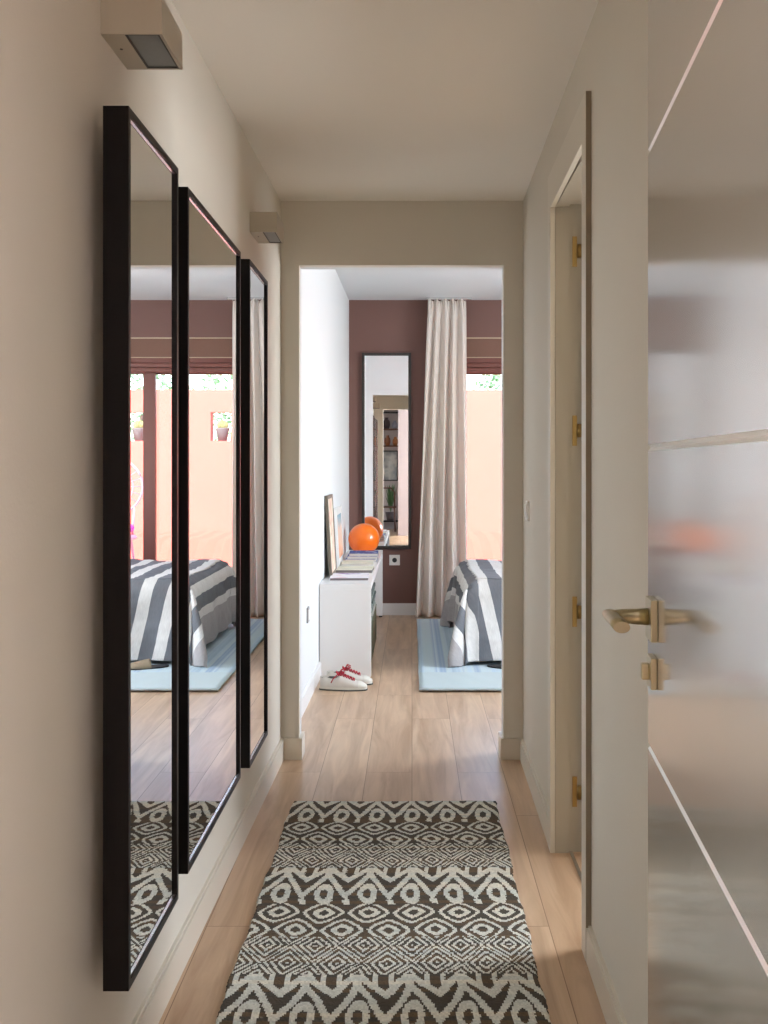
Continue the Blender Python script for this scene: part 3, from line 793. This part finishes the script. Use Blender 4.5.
# ------------------------------------------------------------------ terrace
struct(one('terrace_paving', M['paving'], lambda b: b.box(-4, YB + 0.25, -0.15, 8, 20, -0.03)), 'pale stone terrace floor beyond the window', 'paving')
NX = [(1.206, 1.468), (2.256, 2.518)]; NZ0, NZ1, WT = 1.57, 1.93, 2.21; WY0, WY1 = 13.5, 13.7
def ow(b):
    b.box(-4, WY0, -0.03, 8, WY1, NZ0); b.box(-4, WY0, NZ1, 8, WY1, WT)
    xs = [-4] + [v for p in NX for v in p] + [8]
    for i in range(0, len(xs), 2): b.box(xs[i], WY0, NZ0, xs[i + 1], WY1, NZ1)
struct(one('terrace_wall', M['orange'], ow), 'sunlit orange terrace wall with small square openings', 'wall')
def potted(x, label):
    t = empty('potted_cactus', (x, WY0 + 0.1, NZ0)); tag(t, label, 'potted plant', 'pots in the wall openings')
    one('pot', M['pot_grey'], lambda b: b.lathe([(0.055, 0), (0.085, 0.15), (0.09, 0.165), (0.078, 0.165), (0.074, 0.15), (0.01, 0.148)], (x, WY0 + 0.1, NZ0 + .0), 24), t)
    def ca(b):
        seg = 40
        rings_ = []
        for i in range(1, 12):
            ph = PI * i / 12
            rings_.append([b.bm.verts.new((x + (0.066 + .007 * math.cos(k * PI)) * math.sin(ph) * math.cos(2 * PI * k / seg), WY0 + 0.1 + (0.066 + .007 * math.cos(k * PI)) * math.sin(ph) * math.sin(2 * PI * k / seg), NZ0 + 0.20 + 0.066 * -math.cos(ph))) for k in range(seg)])
        for i in range(len(rings_) - 1):
            for k in range(seg): b.bm.faces.new((rings_[i][k], rings_[i][(k + 1) % seg], rings_[i + 1][(k + 1) % seg], rings_[i + 1][k]))
        b.bm.faces.new(rings_[0][::-1]); b.bm.faces.new(rings_[-1])
    one('cactus', M['cactus'], ca, t)
potted(1.335, 'grey pot with round yellow green plant in the wall opening reflected in the middle mirror')
potted(2.385, 'grey pot with round plant in the wall opening reflected in the nearest mirror')

def leafy(name, cx, cy, cz, rx, ry, rz, n, m, label, cat, seed, trunk=None, group=None):
    rnd = random.Random(seed); t = empty(name, (cx, cy, 0)); tag(t, label, cat, group)
    b = MB()
    for _ in range(n):
        a = rnd.uniform(0, 2 * PI); zz = rnd.uniform(-1, 1); q = rnd.uniform(.6, 1) * math.sqrt(1 - zz * zz)
        p = Vector((cx + rx * q * math.cos(a), cy + ry * q * math.sin(a), cz + rz * zz * rnd.uniform(.8, 1)))
        d = Vector((rnd.uniform(-1, 1), rnd.uniform(-1, 1), rnd.uniform(-.6, .8))).normalized(); s = d.orthogonal().normalized()
        L = rnd.uniform(.7, 1.2) * 0.11 * max(rx, .5); W = L * 0.4
        vs = [b.bm.verts.new(p), b.bm.verts.new(p + d * L * .5 + s * W), b.bm.verts.new(p + d * L), b.bm.verts.new(p + d * L * .5 - s * W)]
        b.bm.faces.new(vs)
    b.build('foliage', m, t)
    b = MB(); b.tube([(cx, cy, -0.1), (cx + .03, cy, cz - rz * .3), (cx, cy, cz)], [0.07, 0.05, 0.02], 8); b.build('trunk', M['brown_wood'], t)
leafy('tree', 1.5, 15.6, 1.9, 0.75, 0.7, 1.0, 1500, M['leaf_far'], 'rounded green bush above the orange wall, reflected in the middle mirror', 'tree', 1, group='trees beyond the terrace wall')
leafy('tree', 2.9, 15.8, 2.0, 0.7, 0.6, 0.9, 1200, M['leaf_far'], 'green bush above the orange wall, reflected in the nearest mirror', 'tree', 2, group='trees beyond the terrace wall')
leafy('tree', 0.1, 15.7, 2.1, 0.6, 0.6, 0.85, 1100, M['leaf_far'], 'pale green bush above the orange wall, right of the curtain', 'tree', 4, group='trees beyond the terrace wall')

# round backed pink chair on the terrace
def pink_chair():
    cx, cy = 2.09, 11.35
    t = empty('terrace_chair', (cx, cy, -0.03)); tag(t, 'pink round backed cane chair on the terrace, reflected in the nearest mirror', 'chair')
    def ring(R, z, rad):
        def f(b): b.tube([(cx + R * math.cos(2 * PI * k / 40), cy + 0.08, z + R * math.sin(2 * PI * k / 40)) for k in range(41)], rad, 8, caps=False)
        return f
    b = MB(); ring(0.29, 1.045, 0.012)(b); ring(0.19, 1.045, 0.006)(b); ring(0.09, 1.045, 0.006)(b)
    for k in range(20):
        a = 2 * PI * k / 20
        b.tube([(cx + .02 * math.cos(a), cy + .08, 1.045 + .02 * math.sin(a)), (cx + .29 * math.cos(a), cy + .08, 1.045 + .29 * math.sin(a))], 0.004, 6)
    b.build('backrest', M['pink'], t)
    b = MB(); b.lathe([(0.02, 0), (0.26, 0), (0.27, 0.02), (0.25, 0.04), (0.02, 0.04)], (cx, cy - .1, 0.50), 32); b.build('seat', M['pink'], t)
    b = MB(); b.sphere((cx, cy - 0.08, 0.61), 0.24, 24, 12, (1, .85, .35)); b.build('cushion', M['magenta'], t)
    for sx, sy in ((-1, -1), (1, -1), (-1, 1), (1, 1)):
        b = MB(); b.tube([(cx + sx * .17, cy - .1 + sy * .15, 0.51), (cx + sx * .23, cy - .1 + sy * .2, -0.03)], 0.014, 8); b.build('leg', M['pink'], t)
    for sx in (-1, 1):
        b = MB(); b.tube([(cx + sx * .2, cy + .02, .53), (cx + sx * .2, cy + .08, .84)], 0.010, 8); b.build('back_post', M['pink'], t)
pink_chair()

# ------------------------------------------------------------------ console bench
cx0, cx1, cy0, cy1, cz = -0.557, -0.247, 6.51, 9.09, 0.56
t = empty('console_table', (-0.4, 7.8, 0)); tag(t, 'long low white console along the left bedroom wall', 'console')
one('top', M['white_lacquer'], lambda b: b.box(cx0, cy0, cz - 0.04, cx1, cy1, cz, .002), t)
one('side_panel', M['white_lacquer'], lambda b: b.box(cx0, cy0, 0, cx1, cy0 + 0.04, cz - .04, .002), t)
one('side_panel', M['white_lacquer'], lambda b: b.box(cx0, cy1 - 0.04, 0.012, cx1, cy1, cz - .04, .002), t)
one('back_panel', M['white_lacquer'], lambda b: b.box(cx0, cy0 + .04, 0.10, cx0 + 0.015, cy1 - .04, cz - .04), t)
one('foot', M['dark'], lambda b: b.box(cx1 - .03, cy1 - .035, 0, cx1 - 0.002, cy1 - .005, 0.012), t)
# baskets and folded textiles inside
def basket(y0, y1, label):
    t = empty('storage_basket', (-0.38, (y0 + y1) / 2, 0)); tag(t, label, 'basket', 'olive baskets under the console')
    b = MB(); x0, x1 = -0.52, -0.262; h = 0.245; th = .012
    b.box(x0, y0, 0, x1, y0 + th, h, .003); b.box(x0, y1 - th, 0, x1, y1, h, .003); b.box(x0, y0 + th, 0, x0 + th, y1 - th, h, .003); b.box(x1 - th, y0 + th, 0, x1, y1 - th, h, .003); b.box(x0 + th, y0 + th, 0, x1 - th, y1 - th, .01)
    b.build('basket_body', M['olive'], t)
    b = MB(); b.box(x0 - .002, y0 - .002, h, x1 + .002, y1 + .002, h + .008, .002); b.build('lid', M['olive'], t)
basket(6.56, 7.22, 'olive storage basket under the near end of the white console')
basket(7.25, 7.95, 'olive storage basket standing behind another under the white console')
tc = [(150, 160, 148), (88, 96, 90), (190, 194, 184), (104, 116, 104), (160, 168, 160), (80, 90, 84)]
k = 0
for (y0, y1, nm) in ((6.58, 7.18, 'nearer'), (7.28, 7.9, 'farther')):
    z = 0.2535
    for i in range(6):
        h = 0.024 + 0.004 * ((i * 7) % 3)
        b = MB(); dx = 0.004 * ((i * 5) % 3)
        b.box(-0.515, y0 + dx, z, -0.262 - dx, y1 - dx, z + h - .001, .008)
        o = b.build('folded_towel', mat('towel_cotton', lin(*tc[(i + k) % 6]), 0.95, noise=.1, nscale=80, bump=.3))
        pos = ['bottom', 'second', 'third', 'fourth', 'fifth', 'top'][i]
        tag(o, f'folded grey green towel, {pos} one from below in the {nm} stack under the console', 'towel', 'folded towels under the console')
        z += h
    k += 2

# framed pictures leaning on the wall
def leaning(y0, y1, h, base, topx, fm, am, label, border):
    t = empty('picture_frame', (base, (y0 + y1) / 2, cz)); tag(t, label, 'picture', 'pictures leaning on the console')
    tilt = math.atan2(base - topx, h)
    # local: x = thickness (front +), y along, z up
    Rm = Matrix.Translation((base, 0, cz + .001)) @ Matrix.Rotation(-tilt, 4, 'Y')
    fwid = 0.022; th = 0.02
    b = MB()
    b.box(-th, y0, 0, 0, y0 + fwid, h, .001); b.box(-th, y1 - fwid, 0, 0, y1, h, .001); b.box(-th, y0 + fwid, 0, 0, y1 - fwid, fwid, .001); b.box(-th, y0 + fwid, h - fwid, 0, y1 - fwid, h, .001)
    b.xform(Rm).build('frame', fm, t)
    b = MB(); b.box(-0.014, y0 + fwid, fwid, -0.006, y1 - fwid, h - fwid); mt = b.xform(Rm).build('mount', M['plastic'], t)
    b = MB(); b.box(-0.006, y0 + fwid + border, fwid + border, -0.004, y1 - fwid - border, h - fwid - border); b.xform(Rm).build('print', am, mt)
leaning(6.86, 7.30, 0.52, -0.507, -0.535, mat('grey_brown_frame', lin(110, 100, 86), .5), art_material('beige_art', [(225, 205, 185), (205, 170, 150), (235, 225, 205), (190, 180, 150)], 7), 'larger leaning picture with grey brown frame, nearest on the white console', .0)
leaning(7.58, 8.12, 0.41, -0.507, -0.529, M['white_lacquer'], art_material('blue_orange_art', [(225, 150, 110), (235, 190, 160), (225, 200, 185), (90, 160, 185)], 9, (0.60, 0.95)), 'white framed picture with blue and orange print, leaning farther back on the console', .03)

# magazines
def magazine(y0, y1, x0, x1, z0, th, cover, pages, label, rot=0.0):
    t = empty('magazine', ((x0 + x1) / 2, (y0 + y1) / 2, z0)); tag(t, label, 'magazine', 'magazines on the console')
    Rm = Matrix.Translation(((x0 + x1) / 2, (y0 + y1) / 2, z0)) @ Matrix.Rotation(rot, 4, 'Z')
    w, l_ = (x1 - x0) / 2, (y1 - y0) / 2
    b = MB(); b.box(-w + .002, -l_ + .002, .001, w - .002, l_ - .002, th - .001); b.xform(Rm).build('pages', pages, t)
    b = MB(); b.box(-w, -l_, th - .001, w, l_, th); b.box(-w, -l_, 0, w, l_, .001); b.box(-w, -l_, .001, -w + .0015, l_, th - .001); b.xform(Rm).build('cover', cover, t)
pg = mat('page_edges', lin(205, 200, 192), .8, noise=.1, nscale=200); pgd = mat('dark_page_edges', lin(120, 112, 112), .8)
magazine(6.70, 7.02, -0.515, -0.275, cz, 0.016, art_material('mag_cover_white', [(215, 170, 180), (232, 228, 232), (235, 232, 236), (232, 230, 235), (130, 100, 160)], 8), pgd, 'white magazine with purple mark, nearest on the console top', .03)
magazine(7.16, 7.46, -0.505, -0.262, cz, 0.02, art_material('mag_cover_cream', [(225, 222, 200), (205, 205, 185), (235, 232, 215)], 8), pgd, 'cream magazine with dark page edges, second nearest on the console top', -.02)
magazine(7.58, 7.86, -0.500, -0.275, cz, 0.022, art_material('mag_cover_sage', [(200, 205, 185), (225, 222, 205)], 8), pg, 'sage and cream magazine between the cream one and the blue stack', .02)
z = cz
for i, wd_ in enumerate(('bottom', 'middle', 'top')):
    magazine(7.98 + .01 * i, 8.27 + .006 * i, -0.490 + .01 * i, -0.262 + .004 * i, z, 0.02, art_material('mag_cover_blue', [(200, 210, 230), (45, 75, 145), (30, 55, 125), (60, 95, 165), (215, 222, 235)], 16), pg, f'blue and white magazine, {wd_} one of the stack before the orange globe', .03 * (i - 1))
    z += 0.0203

# orange globe
t = empty('globe_lamp', (-0.382, 8.59, cz)); tag(t, 'glossy orange ball shaped lamp on the far end of the console', 'lamp')
one('globe', M['orange_gloss'], lambda b: b.sphere((-0.382, 8.59, cz + 0.128), 0.124, 48, 32), t)
one('base', M['white_lacquer'], lambda b: b.lathe([(0.05, 0), (0.05, 0.008), (0.035, 0.014)], (-0.382, 8.59, cz), 24), t)

# ------------------------------------------------------------------ sneakers
def make_sneaker():
    t = empty('sneaker', (0, 0, 0))
    L = 0.27
    def hw(s):     # half width, s 0 heel .. 1 toe
        return 0.030 + 0.018 * math.sin(min(1, max(0, (s - .15) / .85)) * PI * .75) if s > .15 else 0.022 + 0.010 * s / .15
    def outline(k):
        n = 40; a = 2 * PI * k / n
        s = 0.5 - 0.5 * math.cos(a); w = hw(s) * (abs(math.sin(a)) ** 0.55)
        return (s * L, w * (1 if math.sin(a) >= 0 else -1))
    b = MB(); b.prism([outline(k) for k in range(40)], 0.0, 0.024); 
    b.build('sole', M['shoe_sole'], t)
    b = MB(); b.prism([tuple(1.02 * q - (0.0027 if i == 0 else 0) for i, q in enumerate(outline(k))) for k in range(40)], -0.0005, 0.007); b.build('outsole', M['shoe_dark'], t)
    def toph(s):
        if s < .12: return 0.088 - 0.0 * s
        if s < .42: return 0.088 - 0.016 * math.sin((s - .12) / .30 * PI) + 0.004
        if s < .78: return 0.092 - (s - .42) / .36 * 0.042
        return 0.050 * math.sqrt(max(0.0, 1 - ((s - .78) / .235) ** 2)) + 0.0
    # upper: from left rim over to right rim; open collar for s in .03...42
    def upf(i, j):
        s = 0.012 + 0.976 * i / 40; q = j / 20; w = hw(s) * (1 - 0.0) * (math.sqrt(max(0.02, 1 - (max(0, s - .80) / .21) ** 2)) if s > .8 else 1) * (min(1, math.sqrt(s / .08)) if s < .08 else 1)
        h = max(toph(s), .03) - 0.02
        ph = PI * q
        y = w * math.cos(ph) * (1 - 0.25 * math.sin(ph) ** 2); z = 0.02 + h * (math.sin(ph) ** 0.6)
        if s < .42:   # collar: push the top centre down to make an opening
            k = max(0, math.sin(ph) - 0.80) / .2
            z -= 0.05 * min(1, k * 1.6)
        return (s * L, y, z)
    b = MB(); b.grid(upf, 41, 21); b.build('upper', M['shoe_white'], t)
    b = MB()     # dark lining inside the collar
    b.grid(lambda i, j: (L * (0.05 + .35 * i / 10), (-1 + 2 * j / 6) * 0.020, 0.055 + 0.017 * abs(-1 + 2 * j / 6)), 11, 7); o = b.build('lining', M['shoe_dark'], t)
    b = MB()     # toe cap band
    b.grid(lambda i, j: Vector(upf(33 + i * .7, j)) + Vector((0.001, 0, 0.0012)), 11, 21); b.build('toe_cap', M['shoe_sole'], t)
    b = MB()     # tongue
    b.grid(lambda i, j: (L * (.36 + .12 * i / 8), (-1 + 2 * j / 6) * .02, 0.108 - 0.030 * i / 8 - .006 * abs(-1 + 2 * j / 6)), 9, 7); o = b.build('tongue', M['red_lace'], t)
    sd = o.modifiers.new('t', 'SOLIDIFY'); sd.thickness = 0.005
    b = MB()     # laces
    for k in range(6):
        s = 0.40 + k * 0.058; h = toph(s) + 0.003
        w = 0.021
        b.tube([(s * L, -w, h - .008), (s * L + .004, -w * .4, h + .001), (s * L + .008, w * .4, h + .001), (s * L + .012, w, h - .008)], 0.0032, 8)
        b.tube([(s * L, w, h - .008), (s * L + .004, w * .4, h + .002), (s * L + .008, -w * .4, h + .002), (s * L + .012, -w, h - .008)], 0.0032, 8)
    x = .42 * L
    b.tube([(x, 0, .098), (x + .01, -.02, .112), (x + .03, -.032, .100), (x + .02, -.02, .092), (x, 0, .097)], 0.0032, 8)
    b.tube([(x, 0, .098), (x + .01, .02, .112), (x + .03, .030, .102), (x + .02, .018, .092), (x, 0, .097)], 0.0032, 8)
    b.tube([(x, 0, .098), (x - .015, -.028, .085), (x - .035, -.037, .065), (x - .045, -.037, .045)], 0.003, 8)
    b.build('laces', M['red_lace'], t)
    return t
s1 = make_sneaker(); s1.location = (-0.525, 6.15, 0.0006); s1.rotation_euler = (0, 0, math.radians(-2))
tag(s1, 'worn white low sneaker with red laces, the nearer of the pair by the console', 'shoe', 'pair of white sneakers')
s2 = copy_tree(s1); s2.location = (-0.500, 6.29, 0.0006); s2.rotation_euler = (0, 0, math.radians(3)); s2.scale = (1, -1, 1)
s2['label'] = 'white sneaker with red laces, partly hidden behind the nearer one of the pair'

# ------------------------------------------------------------------ rear room things (seen in the far mirror)
t = empty('shelving_unit', (-0.8, -2.9, 0)); tag(t, 'black metal shelving unit in the room behind, reflected in the far mirror', 'shelf')
sx0, sx1, sy0, sy1 = -1.35, -0.22, -3.08, -2.78
for (x, y) in ((sx0, sy0), (sx1, sy0), (sx0, sy1), (sx1, sy1)):
    one('upright', M['black_metal'], lambda b: b.box(x - .015, y - .015, 0, x + .015, y + .015, 2.3), t)
for z in (0.15, 1.62, 1.95, 2.28): one('shelf_board', M['black_metal'] if z < 1 or z > 2.2 else M['brown_wood'], lambda b: b.box(sx0, sy0, z, sx1, sy1, z + .025), t)
def jar(x, z, h, r, col, label):
    o = one('vase', mat('vase_glaze', lin(*col), .35), lambda b: b.lathe([(r * .7, 0), (r, h * .35), (r * .9, h * .7), (r * .45, h * .85), (r * .55, h), (r * .4, h), (r * .3, h * .86)], (x, -2.92, z), 20))
    tag(o, label, 'vase', 'vases on the shelving unit')
jar(-.50, 1.9752, .22, .07, (70, 60, 66), 'dark vase on the upper shelf of the black unit, at left')
jar(-.34, 1.9752, .16, .06, (150, 150, 165), 'pale grey vase on the upper shelf of the black unit, at right')
jar(-.48, 1.6452, .20, .06, (140, 84, 50), 'brown vase on the lower shelf of the black unit, at left')
jar(-.33, 1.6452, .17, .055, (165, 105, 60), 'orange brown vase on the lower shelf of the black unit, at right')
t = empty('wall_picture', (-.42, -3.08, 1.2)); tag(t, 'dark framed picture standing on the rear wall under the shelf boards', 'picture')
one('frame', M['black_metal'], lambda b: (b.box(-.60, -3.10, .95, -.28, -3.085, .97), b.box(-.60, -3.10, 1.53, -.28, -3.085, 1.55), b.box(-.60, -3.10, .97, -.58, -3.085, 1.53), b.box(-.30, -3.10, .97, -.28, -3.085, 1.53)), t)
one('print', art_material('grey_art', [(110, 130, 140), (190, 190, 185), (90, 100, 105)], 4), lambda b: b.box(-.58, -3.099, .97, -.30, -3.09, 1.53), t)
t = empty('wooden_chair', (-.5, -2.35, 0)); tag(t, 'brown wooden chair before the shelving unit, reflected in the far mirror', 'chair')
def cl(pts, nm='leg', r=.014): one(nm, M['brown_wood'], lambda b: b.tube(pts, r, 8), t)
cl([(-.68, -2.15, 0), (-.66, -2.18, .45)]); cl([(-.32, -2.15, 0), (-.34, -2.18, .45)])
cl([(-.68, -2.58, 0), (-.66, -2.52, .45)]); cl([(-.32, -2.58, 0), (-.34, -2.52, .45)])
one('seat', M['brown_wood'], lambda b: b.box(-.70, -2.56, .45, -.30, -2.14, .475, .008), t)
cl([(-.67, -2.16, .47), (-.67, -2.12, .75), (-.60, -2.10, .83), (-.40, -2.10, .83), (-.33, -2.12, .75), (-.33, -2.16, .47)], 'backrest', .013)
def pl():
    t = empty('potted_fern', (-.40, -2.86, .1752)); tag(t, 'dark green potted plant on the low board of the black unit', 'potted plant')
    one('pot', M['pot_grey'], lambda b: b.lathe([(.07, 0), (.10, .16), (.085, .16), (.08, .14)], (-.42, -2.93, .176), 20), t)
    rnd = random.Random(5); b = MB()
    for _ in range(60):
        a = rnd.uniform(0, 2 * PI); o = rnd.uniform(.05, .12); h = rnd.uniform(.3, .62)
        p0 = Vector((-.42, -2.93, .33)); p2 = p0 + Vector((o * math.cos(a), o * math.sin(a), h)); s = Vector((-math.sin(a), math.cos(a), 0)) * .02
        mid = (p0 + p2) / 2 + Vector((0, 0, .06))
        b.bm.faces.new([b.bm.verts.new(q) for q in (p0, mid + s, p2, mid - s)])
    b.build('foliage', M['leaf'], t)
pl()

# ------------------------------------------------------------------ light
sc = bpy.context.scene
w = bpy.data.worlds.new('sky'); sc.world = w; w.use_nodes = True
nt = w.node_tree; bg = nt.nodes['Background']
sky = nt.nodes.new('ShaderNodeTexSky'); sky.sky_type = 'NISHITA'; sky.sun_disc = False
sky.sun_elevation = math.radians(48); sky.sun_rotation = math.radians(160); sky.air_density = 1.0; sky.dust_density = 2.0
nt.links.new(sky.outputs[0], bg.inputs['Color']); bg.inputs['Strength'].default_value = 0.95

sun = bpy.data.lights.new('sun', 'SUN'); sun.energy = 3.5; sun.angle = math.radians(0.6); sun.color = (1, .95, .88)
so = bpy.data.objects.new('sun', sun); C.objects.link(so)
d = Vector((-0.35, 0.75, -1.0)).normalized(); so.rotation_euler = d.to_track_quat('-Z', 'Y').to_euler(); so.location = (4, -2, 8)

def area(name, loc, target, sx, sy, power, col=(1, 1, 1), portal=False):
    l = bpy.data.lights.new(name, 'AREA'); l.shape = 'RECTANGLE'; l.size = sx; l.size_y = sy; l.energy = power; l.color = col
    o = bpy.data.objects.new(name, l); C.objects.link(o); o.location = loc
    o.rotation_euler = (Vector(target) - Vector(loc)).to_track_quat('-Z', 'Z').to_euler()
    if portal: l.cycles.is_portal = True
    return o
area('terrace_window_portal', (1.57, YB + 0.3, 1.18), (1.57, 0, 1.18), 2.3, 2.4, 1, portal=True)
area('bedroom_side_fill', (3.38, 6.3, 1.5), (0, 6.3, 1.5), 2.1, 1.35, 112, (0.93, 0.96, 1.0))  # added fill for the bedroom, shining in through an invented side opening
area('rear_room_fill', (2.98, -0.15, 1.55), (0, -0.15, 1.55), 1.45, 1.45, 210, (0.94, 0.97, 1.0))  # made-up source behind the camera that lifts the near corridor and end wall

area('side_room_fill', (2.88, 3.8, 1.5), (0, 3.8, 1.5), 1.35, 1.15, 75, (0.92, 0.96, 1.0))  # invented light through the side doorway, added to brighten the middle of the corridor

sc.view_settings.view_transform = 'Standard'; sc.view_settings.look = 'None'
sc.view_settings.exposure = 0.62; sc.view_settings.gamma = 1.0; sc.view_settings.use_curve_mapping = False
sc.cycles.max_bounces = 14; sc.cycles.diffuse_bounces = 7; sc.cycles.glossy_bounces = 8; sc.cycles.transparent_max_bounces = 12
sc.cycles.caustics_reflective = True; sc.cycles.blur_glossy = 0.5; sc.cycles.sample_clamp_indirect = 6
sc.cycles.use_denoising = True
